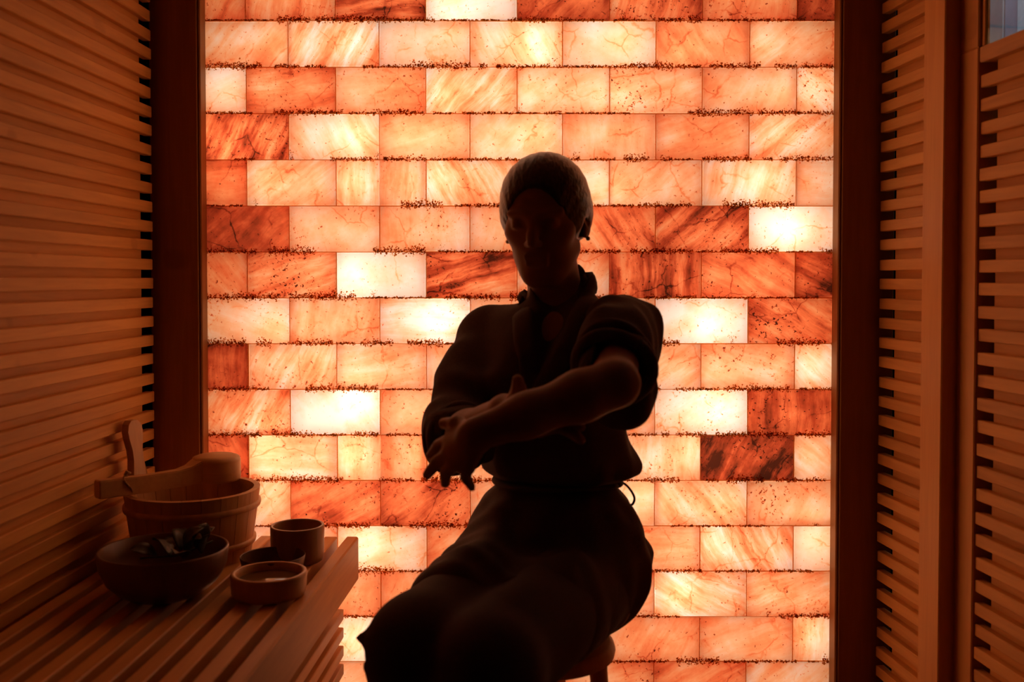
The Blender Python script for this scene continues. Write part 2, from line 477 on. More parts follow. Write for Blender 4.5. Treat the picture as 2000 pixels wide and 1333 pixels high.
# crystallised crust along the joints: small lumps, joined because nobody could count them
cv, cf = [], []
def lump(x, y, z, r):
    b = len(cv)
    a0 = random.uniform(0, 2 * PI)
    ring = [(math.cos(a0 + k * PI / 2) * r * random.uniform(.7, 1.3), math.sin(a0 + k * PI / 2) * r * random.uniform(.7, 1.3)) for k in range(4)]
    for dx, dz in ring: cv.append((x + dx, y, z + dz))
    cv.append((x, y - r * 0.9, z)); cv.append((x, y + r * 0.9, z))
    for k in range(4):
        cf.append((b + k, b + (k + 1) % 4, b + 4)); cf.append((b + (k + 1) % 4, b + k, b + 5))
for r in range(R0, R1 + 2):
    z = zt(r)
    x = XL + 0.01
    while x < XR - 0.005:                            # runs of crust with gaps between
        run = random.uniform(0.02, 0.16)
        thick = random.choice((0.0012, 0.002, 0.003, 0.004, 0.0055))
        if random.random() < 0.88:
            n = int(run * (900 + thick * 300000))
            for _ in range(n):
                u = x + random.uniform(0, run)
                if u > XR - 0.004: continue
                dz = abs(random.gauss(0, thick)) * (1 if random.random() < 0.75 else -0.6)
                lump(u, WALL_Y - 0.0012 + random.uniform(-.0008, .0004), z + dz, random.uniform(.0009, .0023))
        x += run + random.uniform(0, 0.03)
for r in range(R0, R1 + 1):
    for x in (A_J if r % 2 else B_J)[1:-1]:
        if random.random() < 0.55:
            for _ in range(random.randint(10, 60)):
                lump(x + random.gauss(0, .0006), WALL_Y - .0008, random.uniform(zt(r + 1), zt(r)), random.uniform(.0004, .0010))
    for _ in range(3):                               # stray dendrites climbing from the joint
        x = random.uniform(XL + .02, XR - .02); z = zt(r + 1)
        hgt = random.uniform(.006, .02)
        for _ in range(30):
            t = random.random() ** 1.7
            lump(x + random.gauss(0, .004 * (.4 + t)), WALL_Y - .0010, z + t * hgt, random.uniform(.0006, .0014))
crust = mesh_obj('salt_crust', cv, cf, M['crust'], wall_back)
crust['kind'] = 'stuff'

# light box behind the bricks
lb = bmesh.new()
ztop, zbot = zt(R0) + 0.01, zt(R1 + 1) - 0.01
y0, y1 = WALL_Y + 0.026, WALL_Y + 0.14
box_bm(XL - 0.03, XR + 0.03, y1, y1 + 0.01, zbot, ztop, bm=lb)
box_bm(XL - 0.03, XL - 0.004, y0 - 0.03, y1, zbot, ztop, bm=lb)
box_bm(XR + 0.004, XR + 0.03, y0 - 0.03, y1, zbot, ztop, bm=lb)
box_bm(XL - 0.03, XR + 0.03, y0 - 0.03, y1, ztop, ztop + 0.02, bm=lb)
box_bm(XL - 0.03, XR + 0.03, y0 - 0.03, y1, zbot - 0.02, zbot, bm=lb)
tag(bm_obj('trim_1', lb, M['white_box']), 'white painted box housing the lamps behind the salt bricks', None, None, 'structure')

# posts beside the salt wall, header, floor, ceiling
def trim(n, x0, x1, y0, y1, z0, z1, mat, label):
    o = box('trim_%d' % n, x0, x1, y0, y1, z0, z1, mat, None, 0.002)
    return tag(o, label, None, None, 'structure')
CEIL = 2.06
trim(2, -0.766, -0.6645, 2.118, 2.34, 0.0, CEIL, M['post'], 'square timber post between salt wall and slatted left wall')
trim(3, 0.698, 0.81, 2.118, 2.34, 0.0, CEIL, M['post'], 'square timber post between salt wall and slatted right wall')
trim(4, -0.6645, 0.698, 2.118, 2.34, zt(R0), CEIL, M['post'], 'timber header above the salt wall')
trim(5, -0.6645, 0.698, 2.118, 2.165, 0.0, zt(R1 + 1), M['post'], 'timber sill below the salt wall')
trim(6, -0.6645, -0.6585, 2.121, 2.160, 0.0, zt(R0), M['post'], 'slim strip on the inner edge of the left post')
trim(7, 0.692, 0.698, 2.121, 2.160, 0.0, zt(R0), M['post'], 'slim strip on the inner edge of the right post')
fl = empty('floor'); tag(fl, 'plank floor of the sauna cabin', None, None, 'structure')
for i in range(20):
    x = -1.0 + i * 0.105
    box('plank', x, x + 0.103, -0.3, 2.34, -0.03, 0.0, M['floor'], fl, 0.002)
ce = empty('ceiling', (0, 0, CEIL)); tag(ce, 'plank ceiling of the sauna cabin', None, None, 'structure')
for i in range(20):
    x = -1.0 + i * 0.0995
    box('plank', x, x + 0.0975, -0.3, 2.34, 0.0, 0.03, M['ceil'], ce, 0.002)

# ------------------------------------------------------------------ slatted side walls (local y runs along the wall)
def slat_run(parent, x_front, x_rear, ya, yb, ra, rb, z0, z1, pitch, sh, sd, mat_f, mat_r, phase=0.0):
    n = int((z1 - z0) / pitch)
    f0 = r0 = None
    for i in range(n):
        z = z0 + phase + i * pitch
        j = random.uniform(-.0012, .0012)
        if f0 is None:
            f0 = box('slat', -sd / 2, sd / 2, ya, yb, -sh / 2, sh / 2, mat_f, parent, 0.0015); o = f0
        else: o = linked(f0, 'slat', parent)
        o.location = (x_front + random.uniform(-.001, .001), 0, z + j)
        z2 = z + pitch * 0.5
        if r0 is None:
            r0 = box('rear_slat', -sd * .4, sd * .4, ra, rb, -pitch * .34, pitch * .34, mat_r, parent, 0.0015); o = r0
        else: o = linked(r0, 'rear_slat', parent)
        o.location = (x_rear + random.uniform(-.001, .001), 0, z2 + random.uniform(-.0015, .0015))

SL = 0.0472
wl = empty('wall_left', (-0.754, 2.1, 0), -math.atan(SL)); tag(wl, 'left wall of stacked horizontal wooden slats behind the bench', None, None, 'structure')
slat_run(wl, -0.009, -0.0205, -1.10, -0.002, -1.10, -0.03, 0.02, 2.05, 0.0398, 0.0225, 0.018, M['slat'], M['rear'], 0.008)
box('backing', -0.075, -0.06, -1.10, 0.0, 0.0, CEIL, M['back'], wl)
for y in (-0.35, -0.9):
    box('batten', -0.06, -0.038, y - .02, y + .02, 0.0, CEIL, M['back'], wl)

SR = 0.101
wr = empty('wall_right', (0.780, 2.07, 0), math.atan(SR)); tag(wr, 'right wall of horizontal slats ending in a plain wooden stile', None, None, 'structure')
slat_run(wr, 0.009, 0.0215, -0.143, 0.04, -0.130, 0.0, 0.02, 2.05, 0.0412, 0.0225, 0.018, M['slat'], M['rear'], 0.012)
box('backing', 0.06, 0.075, -0.15, 0.05, 0.0, CEIL, M['back'], wr)
box('stile', -0.006, 0.055, -0.222, -0.146, 0.0, CEIL, M['stile'], wr, 0.002)
# door, set back a little from the stile
dr = empty('door_1', (0.833, 1.83, 0), math.atan(SR)); tag(dr, 'slatted wooden door with a small glazed opening at the top', None, None, 'structure')
WZ = 1.418
box('stile', -0.004, 0.040, -0.036, 0.03, 0.0, WZ + 0.028, M['stile'], dr, 0.002)
box('stile', -0.004, 0.010, -0.036, 0.03, WZ + 0.028, CEIL, M['stile'], dr, 0.002)
slat_run(dr, 0.010, 0.0235, -0.85, -0.036, -0.85, -0.062, 0.02, WZ + 0.032, 0.0412, 0.0225, 0.018, M['slat'], M['rear'], 0.004)
box('backing', 0.06, 0.075, -0.85, 0.0, 0.0, WZ + 0.02, M['back'], dr)
box('rail', -0.002, 0.045, -0.85, -0.036, WZ, WZ + 0.028, M['bench'], dr, 0.002)
box('window_stile', 0.002, 0.012, -0.047, -0.036, WZ + 0.028, CEIL, M['stile'], dr, 0.002)
box('glass_pane', 0.005, 0.009, -0.85, -0.045, WZ + 0.028, CEIL, M['glass'], dr)
for z in (0.25, 1.15):                                # hinges on the hidden edge
    box('hinge', 0.041, 0.049, 0.0, 0.03, z, z + 0.08, M['metal'], dr)
# corridor seen through the pane
cw = empty('wall_corridor', (1.2, 2.45, 0)); tag(cw, 'corridor wall of painted upright boards outside the door', None, None, 'structure')
box('board', 0.0, 0.03, 0.008, 0.118, 0.6, 2.6, M['grey_board'], cw, 0.002)
lathe('screw', [(0.0, 0.0), (0.004, 0.0), (0.005, 0.002), (0.003, 0.0035), (0.0, 0.0035)], M['metal'], cw, 16).location = (0.0, 0.085, 1.735)
cw.children[-1].rotation_euler = (0, -PI / 2, 0)
box('board', 0.0, 0.03, -0.070, -0.001, 0.6, 2.6, M['blue_board'], cw, 0.002)
box('board', -0.006, 0.03, -0.30, -0.0725, 0.6, 2.6, M['pale_board'], cw, 0.002)
box('board', -0.006, 0.03, -0.62, -0.302, 0.6, 2.6, M['pale_board'], cw, 0.002)
box('board', 0.0, 0.03, 0.121, 0.4, 0.6, 2.6, M['grey_board'], cw, 0.002)
box('backing', 0.03, 0.05, -0.62, 0.4, 0.6, 2.6, M['back'], cw)

# ------------------------------------------------------------------ bench
BZ = 0.500
bench = empty('sauna_bench', (-0.317, 2.05, 0), -math.atan(SL))
tag(bench, 'slatted wooden sauna bench running along the left wall', 'bench')
box('front_board', -0.0255, 0, -1.12, 0, BZ - 0.09, BZ, M['board'], bench, 0.003)
s0 = None
for i in range(9):
    x = -0.0255 - 0.0178 - i * 0.0445
    if s0 is None: s0 = o = box('seat_slat', -0.0267, 0, -1.12, -0.004, -0.044, 0, M['bench'], bench, 0.002)
    else: o = linked(s0, 'seat_slat', bench)
    o.location = (x, 0, BZ)
for y in (-0.10, -0.55, -1.0):
    box('crossbar', -0.43, -0.03, y - 0.02, y + 0.02, BZ - 0.085, BZ - 0.045, M['bench'], bench, 0.002)
s0 = None
for i in range(9):
    z = 0.354 - i * 0.0378
    if s0 is None: s0 = o = box('apron_slat', -0.018, 0, -1.1, -0.018, -0.022, 0, M['board'], bench, 0.0015)
    else: o = linked(s0, 'apron_slat', bench)
    o.location = (-0.028, 0, z)
for y in (-0.09, -0.55, -1.0):
    for x in (-0.075, -0.40):
        box('leg', x - 0.025, x + 0.025, y - 0.025, y + 0.025, 0, BZ - 0.085, M['bench'], bench, 0.002)

# ------------------------------------------------------------------ bucket with ladle
bk = empty('sauna_bucket', (-0.612, 1.905, BZ + 0.0005), 0)
tag(bk, 'round wooden stave bucket with hoops and upright paddle handle on the bench', 'bucket')
RB, RT, HB = 0.108, 0.1255, 0.130
NS = 22
def stave(a0, a1, top, name='stave', th=0.012):
    bm = bmesh.new()
    k = 3
    cols = []
    for i in range(k + 1):
        a = a0 + (a1 - a0) * i / k
        c, s = math.cos(a), math.sin(a)
        cols.append([bm.verts.new((r * c, r * s, z)) for r, z in ((RB, 0.0), (RT, top), (RT - th, top), (RB - th, 0.0))])
    for i in range(k):
        A, Bc = cols[i], cols[i + 1]
        for q in range(4): bm.faces.new((A[q], Bc[q], Bc[(q + 1) % 4], A[(q + 1) % 4]))
    bm.faces.new(cols[0]); bm.faces.new(cols[-1][::-1])
    return bm_obj(name, bm, M['bucket'], bk, False)
for i in range(NS):
    a0 = 2 * PI * i / NS
    stave(a0 + 0.004, a0 + 2 * PI / NS - 0.004, HB)
lathe('base', [(0, 0.008), (RB - 0.011, 0.008), (RB - 0.011, 0.018), (0, 0.018)], M['bucket'], bk, 48)
for z in (0.030, 0.100):
    rr = RB + (RT - RB) * z / HB
    lathe('hoop', [(rr - .001, z - .006), (rr + .004, z - .005), (rr + .0055, z), (rr + .005, z + .005), (rr, z + .006)], M['hoop'], bk, 72)
# paddle handle: flat board with rounded head rising from the rim on the wall side
def paddle():
    prof = [(-0.022, -0.02), (-0.021, 0.02), (-0.015, 0.05), (-0.0155, 0.07), (-0.021, 0.092), (-0.0225, 0.106), (-0.018, 0.119), (-0.009, 0.126)]
    pts = prof + [(-x, z) for x, z in prof[::-1]]
    lean = lambda z: -0.016 * max(0, z) / 0.126
    bm = bmesh.new()
    t = 0.0075
    fr = [bm.verts.new((t + lean(z), x, z)) for x, z in pts]
    bk_ = [bm.verts.new((-t + lean(z), x, z)) for x, z in pts]
    bm.faces.new(fr); bm.faces.new(bk_[::-1])
    n = len(pts)
    side = [bm.faces.new((fr[i], fr[(i + 1) % n], bk_[(i + 1) % n], bk_[i])) for i in range(n)]
    return bm_obj('handle', bm, M['bucket'], bk)
hd = paddle()
ha = math.radians(165)
hd.location = (math.cos(ha) * (RT - 0.006), math.sin(ha) * (RT - 0.006), HB)
hd.rotation_euler = (0, 0, math.radians(-15))

# ladle: square handle and turned head, lying across the bucket rim
lad = empty('ladle', (-0.585, 1.965, BZ + HB + 0.004))
tag(lad, 'pale wooden ladle laid across the bucket rim with a cord loop on its handle', 'ladle')
hdc = lathe('head', [(0, 0.050), (0.036, 0.050), (0.044, 0.047), (0.047, 0.041), (0.0475, 0.006), (0.045, 0.001), (0.039, 0.001), (0.038, 0.036), (0, 0.040)], M['ladle'], lad, 56)
end = Vector((-0.742 + 0.585, 1.775 - 1.965, 0.020))      # far end of the handle, local
d = end.normalized(); side = Vector((0, 0, 1)).cross(d).normalized(); upv = d.cross(side)
bm = bmesh.new()
rings = []
for t, w, hgt, off in ((0.030, 0.022, 0.022, 0.025), (0.045, 0.0195, 0.021, 0.024), (0.062, 0.015, 0.0175, 0.0195), (0.085, 0.012, 0.016, 0.017),
                       (0.15, 0.0105, 0.0160, 0.017), (end.length - 0.002, 0.0105, 0.0165, 0.021), (end.length, 0.009, 0.015, 0.021)):
    c = Vector((d.x * t, d.y * t, 0)) + Vector((0, 0, off))
    ring = []
    for sx, sz in ((-1, -1), (1, -1), (1, 1), (-1, 1)):
        ring.append(bm.verts.new(c + side * (w * sx) + Vector((0, 0, 1)) * (hgt * sz)))
    rings.append(ring)
for a, b in zip(rings, rings[1:]):
    for q in range(4): bm.faces.new((a[q], a[(q + 1) % 4], b[(q + 1) % 4], b[q]))
bm.faces.new(rings[0][::-1]); bm.faces.new(rings[-1])
es = [e for e in bm.edges if abs((e.verts[0].co - e.verts[1].co).normalized().dot(d)) > 0.6]
bmesh.ops.bevel(bm, geom=es, offset=0.002, segments=2, affect='EDGES')
bm_obj('handle', bm, M['ladle'], lad)
cp = Vector((d.x, d.y, 0)) * (end.length - 0.055) + Vector((0, 0, 0.020))
loop = []
for i in range(25):
    a = 2 * PI * i / 24
    loop.append(cp + Vector((d.x, d.y, 0)) * (0.008 * math.sin(a * 2)) + side * (0.0130 * math.cos(a)) + Vector((0, 0, 0.0185 * math.sin(a))))
tube('cord_loop', loop, 0.0018, M['cord'], lad, 6)
tube('cord_knot', [cp + Vector((0, 0, 0.0185)), cp + Vector((0.004, -0.004, 0.025)), cp + Vector((0.010, 0.0, 0.022))], [0.0035, 0.004, 0.002], M['cord'], lad, 8)

# ------------------------------------------------------------------ bowls and cup
def vessel(name, loc, prof, mat, label, cat, seg=64):
    e = lathe(name, prof, mat, None, seg)
    e.location = loc
    return tag(e, label, cat)
vessel('herb_bowl', (-0.584, 1.662, BZ + 0.0005),
       [(0, 0.0), (0.050, 0.0), (0.056, 0.002), (0.074, 0.012), (0.092, 0.030), (0.102, 0.052), (0.1055, 0.078), (0.1045, 0.081), (0.1005, 0.080), (0.097, 0.054), (0.087, 0.034), (0.068, 0.016), (0.045, 0.010), (0, 0.009)],
       M['bowl'], 'large dark round bowl holding dried leaves on the bench', 'bowl', 72)
vessel('cup', (-0.404, 1.868, BZ + 0.0005),
       [(0, 0), (0.043, 0), (0.0475, 0.003), (0.0492, 0.012), (0.0502, 0.066), (0.0492, 0.0685), (0.0455, 0.0685), (0.0445, 0.066), (0.0435, 0.012), (0.038, 0.008), (0, 0.008)],
       M['bamboo'], 'tall straight-sided dark wooden cup near the end of the bench', 'cup')
vessel('dish', (-0.408, 1.664, BZ + 0.0005),
       [(0, 0), (0.052, 0), (0.058, 0.002), (0.0615, 0.008), (0.0632, 0.036), (0.0622, 0.0395), (0.0585, 0.0405), (0.0555, 0.0395), (0.0545, 0.030), (0.0525, 0.012), (0.045, 0.008), (0, 0.008)],
       M['dish'], 'shallow pale wooden dish filled with oil, on the bench', 'dish')
vessel('saucer', (-0.428, 1.774, BZ + 0.0005),
       [(0, 0), (0.035, 0), (0.045, 0.003), (0.054, 0.018), (0.0575, 0.036), (0.0568, 0.0375), (0.0555, 0.036), (0.051, 0.018), (0.042, 0.006), (0, 0.005)],
       M['bowl'], 'small thin-walled dark bowl between the shallow dish and the cup', 'bowl')
ol = lathe('oil', [(0, 0.0), (0.0525, 0.0), (0.053, 0.0015), (0.0525, 0.003), (0, 0.003)], M['oil'], None, 48)
ol.location = (-0.408, 1.664, BZ + 0.0245); tag(ol, 'brown oil filling the shallow pale dish', 'oil')
# dried leaf sprig in the bowl
sp = empty('leaf_sprig', (-0.57, 1.69, BZ + 0.03))
tag(sp, 'bunch of dark dried leaves lying in the large bowl', 'leaves')
tube('stem', [(-0.06, -0.01, 0.028), (0.0, 0.0, 0.03), (0.055, 0.02, 0.05)], 0.0018, M['leaf'], sp, 6)
def leaf(loc, L, W, rz, tilt, curl):
    V, Fc = [], []
    n = 7
    for i in range(n + 1):
        t = i / n
        w = W * math.sin(PI * min(1, t * 0.94 + 0.04)) ** 0.8
        for s in (-1, -0.5, 0, 0.5, 1):
            V.append((t * L, s * w, curl * math.sin(t * 2.4) * L * 0.35 + abs(s) * w * 0.35 + random.uniform(-.001, .001)))
    for i in range(n):
        for k in range(4): Fc.append((i * 5 + k, i * 5 + k + 1, (i + 1) * 5 + k + 1, (i + 1) * 5 + k))
    o = mesh_obj('leaf', V, Fc, M['leaf'], sp, True)
    sd = o.modifiers.new('thick', 'SOLIDIFY'); sd.thickness = 0.0006
    o.location = loc; o.rotation_euler = (random.uniform(-.5, .5), tilt, rz)
    return o
random.seed(21)
for k, (lx, ly, lz, L, W, rz, ti, cu) in enumerate([
        (0.01, 0.005, .034, .05, .017, .4, -.7, .9), (0.02, 0.0, .036, .045, .016, -.6, -.5, .8), (0.03, 0.01, .04, .045, .015, 1.3, -.8, .6),
        (-.01, -.01, .032, .05, .018, 2.6, -.3, .6), (.0, .02, .034, .05, .017, 2.0, -.4, .7), (.045, -.01, .036, .035, .012, -.2, -1.1, .5),
        (-.035, .0, .03, .045, .015, 3.4, -.2, .5), (.02, -.03, .032, .045, .016, -1.6, -.3, .6), (.03, .03, .036, .04, .014, .9, -.6, .8), (-.02, .03, .03, .04, .015, 1.8, -.2, .6)]):
    leaf((lx, ly, lz), L, W, rz, ti, cu)

# ------------------------------------------------------------------ signed distance modelling for the person
class Field:
    def __init__(s, lo, hi, h):
        s.lo = np.array(lo, float); s.h = h
        s.n = np.ceil((np.array(hi, float) - s.lo) / h).astype(int) + 1
        s.F = np.full(tuple(s.n), 0.3, np.float32)
        s.ax = [(s.lo[i] + h * np.arange(s.n[i])).astype(np.float32) for i in range(3)]
    def sub(s, lo, hi):
        sl = []
        for i in range(3):
            a = int(max(0, math.floor((lo[i] - s.lo[i]) / s.h))); b = int(min(s.n[i], math.ceil((hi[i] - s.lo[i]) / s.h) + 1))
            sl.append(slice(a, max(a, b)))
        X = s.ax[0][sl[0]][:, None, None]; Y = s.ax[1][sl[1]][None, :, None]; Z = s.ax[2][sl[2]][None, None, :]
        return tuple(sl), X, Y, Z
    def put(s, fn, lo, hi, k, mode='u'):
        sl, X, Y, Z = s.sub(lo, hi)
        A = s.F[sl]
        if A.size == 0: return
        d = fn(X, Y, Z).astype(np.float32)
        if mode == 'u':
            t = np.clip(0.5 + 0.5 * (A - d) / k, 0, 1)
            s.F[sl] = A * (1 - t) + d * t - k * t * (1 - t)
        else:
            d = -d
            t = np.clip(0.5 - 0.5 * (A - d) / k, 0, 1)
            s.F[sl] = A * (1 - t) + d * t + k * t * (1 - t)
    def cap(s, a, b, r1, r2, k=0.01, mode='u'):
        a = np.array(a, float); b = np.array(b, float); ab = b - a; L2 = float(ab @ ab) + 1e-12
        m = max(r1, r2) + k + 3 * s.h
        def fn(X, Y, Z):
            t = np.clip(((X - a[0]) * ab[0] + (Y - a[1]) * ab[1] + (Z - a[2]) * ab[2]) / L2, 0, 1)
            return np.sqrt((X - a[0] - t * ab[0]) ** 2 + (Y - a[1] - t * ab[1]) ** 2 + (Z - a[2] - t * ab[2]) ** 2) - (r1 + t * (r2 - r1))
        s.put(fn, np.minimum(a, b) - m, np.maximum(a, b) + m, k, mode)
    def chain(s, pts, k=0.008):
        for (p, r), (q, r2) in zip(pts, pts[1:]): s.cap(p, q, r, r2, k)
    def ell(s, c, r, R=None, k=0.01, mode='u'):
        """R: rows are the ellipsoid axes"""
        R = np.eye(3) if R is None else np.array(R, float)
        r = np.array(r, float); m = max(r) + k + 3 * s.h
        def fn(X, Y, Z):
            dx, dy, dz = X - c[0], Y - c[1], Z - c[2]
            q = [(R[i][0] * dx + R[i][1] * dy + R[i][2] * dz) for i in range(3)]
            k0 = np.sqrt(sum((q[i] / r[i]) ** 2 for i in range(3)))
            k1 = np.sqrt(sum((q[i] / r[i] ** 2) ** 2 for i in range(3))) + 1e-6
            return k0 * (k0 - 1) / k1
        c_ = np.array(c, float)
        s.put(fn, c_ - m, c_ + m, k, mode)
    def loft(s, O, Lv, Fv, prof, k=0.02):
        """prof rows (z, cu, cv, a, b): elliptical sections in the body frame"""
        P = np.array(prof, float); P = P[np.argsort(P[:, 0])]
        zz = s.ax[2]
        z0, z1 = P[0, 0], P[-1, 0]
        def itp(c): 
            return np.interp(zz, P[:, 0], P[:, c])
        cu, cv, a, b = (itp(i) for i in (1, 2, 3, 4))
        kern = np.hanning(max(3, int(0.03 / s.h) | 1)); kern /= kern.sum()
        sm = lambda v: np.convolve(np.pad(v, len(kern) // 2, mode='edge'), kern, 'valid')
        cu, cv, a, b = map(sm, (cu, cv, a, b))
        def fn(X, Y, Z):
            iz = np.round((Z - s.lo[2]) / s.h).astype(int).ravel()
            sh = (1, 1, -1)
            u = (X - O[0]) * Lv[0] + (Y - O[1]) * Lv[1] - cu[iz].reshape(sh)
            v = (X - O[0]) * Fv[0] + (Y - O[1]) * Fv[1] - cv[iz].reshape(sh)
            aa, bb = a[iz].reshape(sh), b[iz].reshape(sh)
            k0 = np.sqrt((u / aa) ** 2 + (v / bb) ** 2)
            k1 = np.sqrt((u / aa ** 2) ** 2 + (v / bb ** 2) ** 2) + 1e-6
            d = k0 * (k0 - 1) / k1
            e = np.maximum(z0 - Z, Z - z1)
            rr = 0.03
            return np.minimum(np.maximum(d + rr, e + rr), 0) + np.sqrt(np.maximum(d + rr, 0) ** 2 + np.maximum(e + rr, 0) ** 2) - rr
        m = 0.4
        s.put(fn, (O[0] - m, O[1] - m, z0 - 0.05), (O[0] + m, O[1] + m, z1 + 0.05), k)
    def wrinkle(s, amp, freq, squash=(1, 1, 1), seed=1, box=None):
        r = np.random.default_rng(seed)
        lo, hi = box if box else (s.lo, s.lo + s.h * s.n)
        sl, X, Y, Z = s.sub(lo, hi)
        acc = 0
        for i in range(5):
            d = r.normal(size=3); d /= np.linalg.norm(d); f = freq * r.uniform(.6, 1.6)
            w = r.normal(size=3); w /= np.linalg.norm(w)
            ph = np.sin((X * w[0] + Y * w[1] + Z * w[2]) * freq * 0.35 + r.uniform(0, 6)) * 1.6
            acc = acc + np.sin((X * d[0] * squash[0] + Y * d[1] * squash[1] + Z * d[2] * squash[2]) * f + ph + r.uniform(0, 6))
        s.F[sl] = s.F[sl] + (amp * acc / 2.2).astype(np.float32)
    def mesh(s, name, mat, parent=None, smooth_iter=2):
        F, h = s.F, s.h
        I = F < 0
        cnt = np.zeros(tuple(np.array(F.shape) - 1), np.uint8)
        for a in (0, 1):
            for b in (0, 1):
                for c in (0, 1):
                    cnt += I[a:F.shape[0] - 1 + a, b:F.shape[1] - 1 + b, c:F.shape[2] - 1 + c]
        act = np.argwhere((cnt > 0) & (cnt < 8))
        idx = np.full(cnt.shape, -1, np.int32); idx[tuple(act.T)] = np.arange(len(act))
        acc = np.zeros((len(act), 3)); num = np.zeros(len(act))
        corners = [(a, b, c) for a in (0, 1) for b in (0, 1) for c in (0, 1)]
        val = {c: F[tuple((act + np.array(c)).T)].astype(float) for c in corners}
        for c in corners:
            for ax in range(3):
                if c[ax]: continue
                c2 = tuple(v + (1 if i == ax else 0) for i, v in enumerate(c))
                f1, f2 = val[c], val[c2]
                x = (f1 < 0) != (f2 < 0)
                t = np.where(x, f1 / np.where(x, f1 - f2, 1), 0)
                p = np.tile(np.array(c, float), (len(act), 1)); p[:, ax] += t
                acc[x] += p[x]; num[x] += 1
        V = (act + acc / num[:, None]) * h + s.lo
        quads = []
        for ax in range(3):
            o1, o2 = [(1, 2), (2, 0), (0, 1)][ax]
            sl1 = [slice(None)] * 3; sl2 = [slice(None)] * 3
            sl1[ax] = slice(0, -1); sl2[ax] = slice(1, None)
            A, Bq = I[tuple(sl1)], I[tuple(sl2)]
            e = np.argwhere(A != Bq)
            ok = (e[:, o1] > 0) & (e[:, o2] > 0) & (e[:, o1] < F.shape[o1] - 1) & (e[:, o2] < F.shape[o2] - 1)
            e = e[ok]
            flip = A[tuple(e.T)]
            def cell(d1, d2):
                q = e.copy(); q[:, o1] -= d1; q[:, o2] -= d2
                return idx[tuple(q.T)]
            q = np.stack([cell(1, 1), cell(0, 1), cell(0, 0), cell(1, 0)], 1)
            q[~flip] = q[~flip][:, ::-1]
            quads.append(q)
        Q = np.concatenate(quads)
        Q = Q[(Q >= 0).all(1)]
        for _ in range(smooth_iter):                     # light relaxation
            S = np.zeros_like(V); n = np.zeros(len(V))
            for i in range(4):
                a, b = Q[:, i], Q[:, (i + 1) % 4]
                for k in range(3):
                    S[:, k] += np.bincount(a, V[b, k], len(V)) + np.bincount(b, V[a, k], len(V))
                n += np.bincount(a, minlength=len(V)) + np.bincount(b, minlength=len(V))
            V = V * 0.5 + 0.5 * S / np.maximum(n, 1)[:, None]
        me = bpy.data.meshes.new(name)
        me.vertices.add(len(V)); me.vertices.foreach_set('co', V.astype(np.float32).ravel())
        me.loops.add(Q.size); me.loops.foreach_set('vertex_index', Q.astype(np.int32).ravel())
        me.polygons.add(len(Q)); me.polygons.foreach_set('loop_start', np.arange(0, Q.size, 4, dtype=np.int32))
        try: me.polygons.foreach_set('loop_total', np.full(len(Q), 4, np.int32))
        except Exception: pass
        me.polygons.foreach_set('use_smooth', np.ones(len(Q), bool))
        me.update(calc_edges=True); me.validate()
        me.materials.append(mat)
        o = bpy.data.objects.new(name, me); C.objects.link(o)
        if parent: o.parent = parent
        return o

nrm = lambda v: np.array(v, float) / np.linalg.norm(v)
# body frame: she sits turned towards the bench
O = (0.08, 1.76)
Fv = nrm((-0.5, -0.866)); Lv = np.array((0.866, -0.5))
LSH, RSH = (0.186, 1.665, 0.944), (-0.050, 1.825, 0.920)
LEL, LWR = (0.146, 1.405, 0.884), (-0.049, 1.37, 0.818)
REL, RWR = (-0.100, 1.655, 0.758), (-0.010, 1.475, 0.835)
LHIP, RHIP = (0.140, 1.72, 0.510), (0.005, 1.785, 0.52)
LKN, RKN = (-0.032, 1.36, 0.500), (-0.131, 1.42, 0.500)
LAN, RAN = (-0.005, 1.42, 0.075), (-0.135, 1.49, 0.075)
# head frame
hf = nrm((-0.26, -0.93, -0.24)); hl = nrm(np.cross((0.03, 0.0, 1.0), hf)) * 1.0
hl = nrm(np.cross(np.array((0.0, 0.1, 1.0)), hf)); hu = np.cross(hf, hl); 
if hl[0] < 0: hl = -hl
hu = np.cross(hl, hf); hu = hu if hu[2] > 0 else -hu
HC = np.array((0.056, 1.728, 1.138))
HS = 0.95
hp = lambda l, f, u: tuple(HC + (hl * l + hf * f + hu * u) * HS)
HR = [hl / HS, hf / HS, hu / HS]

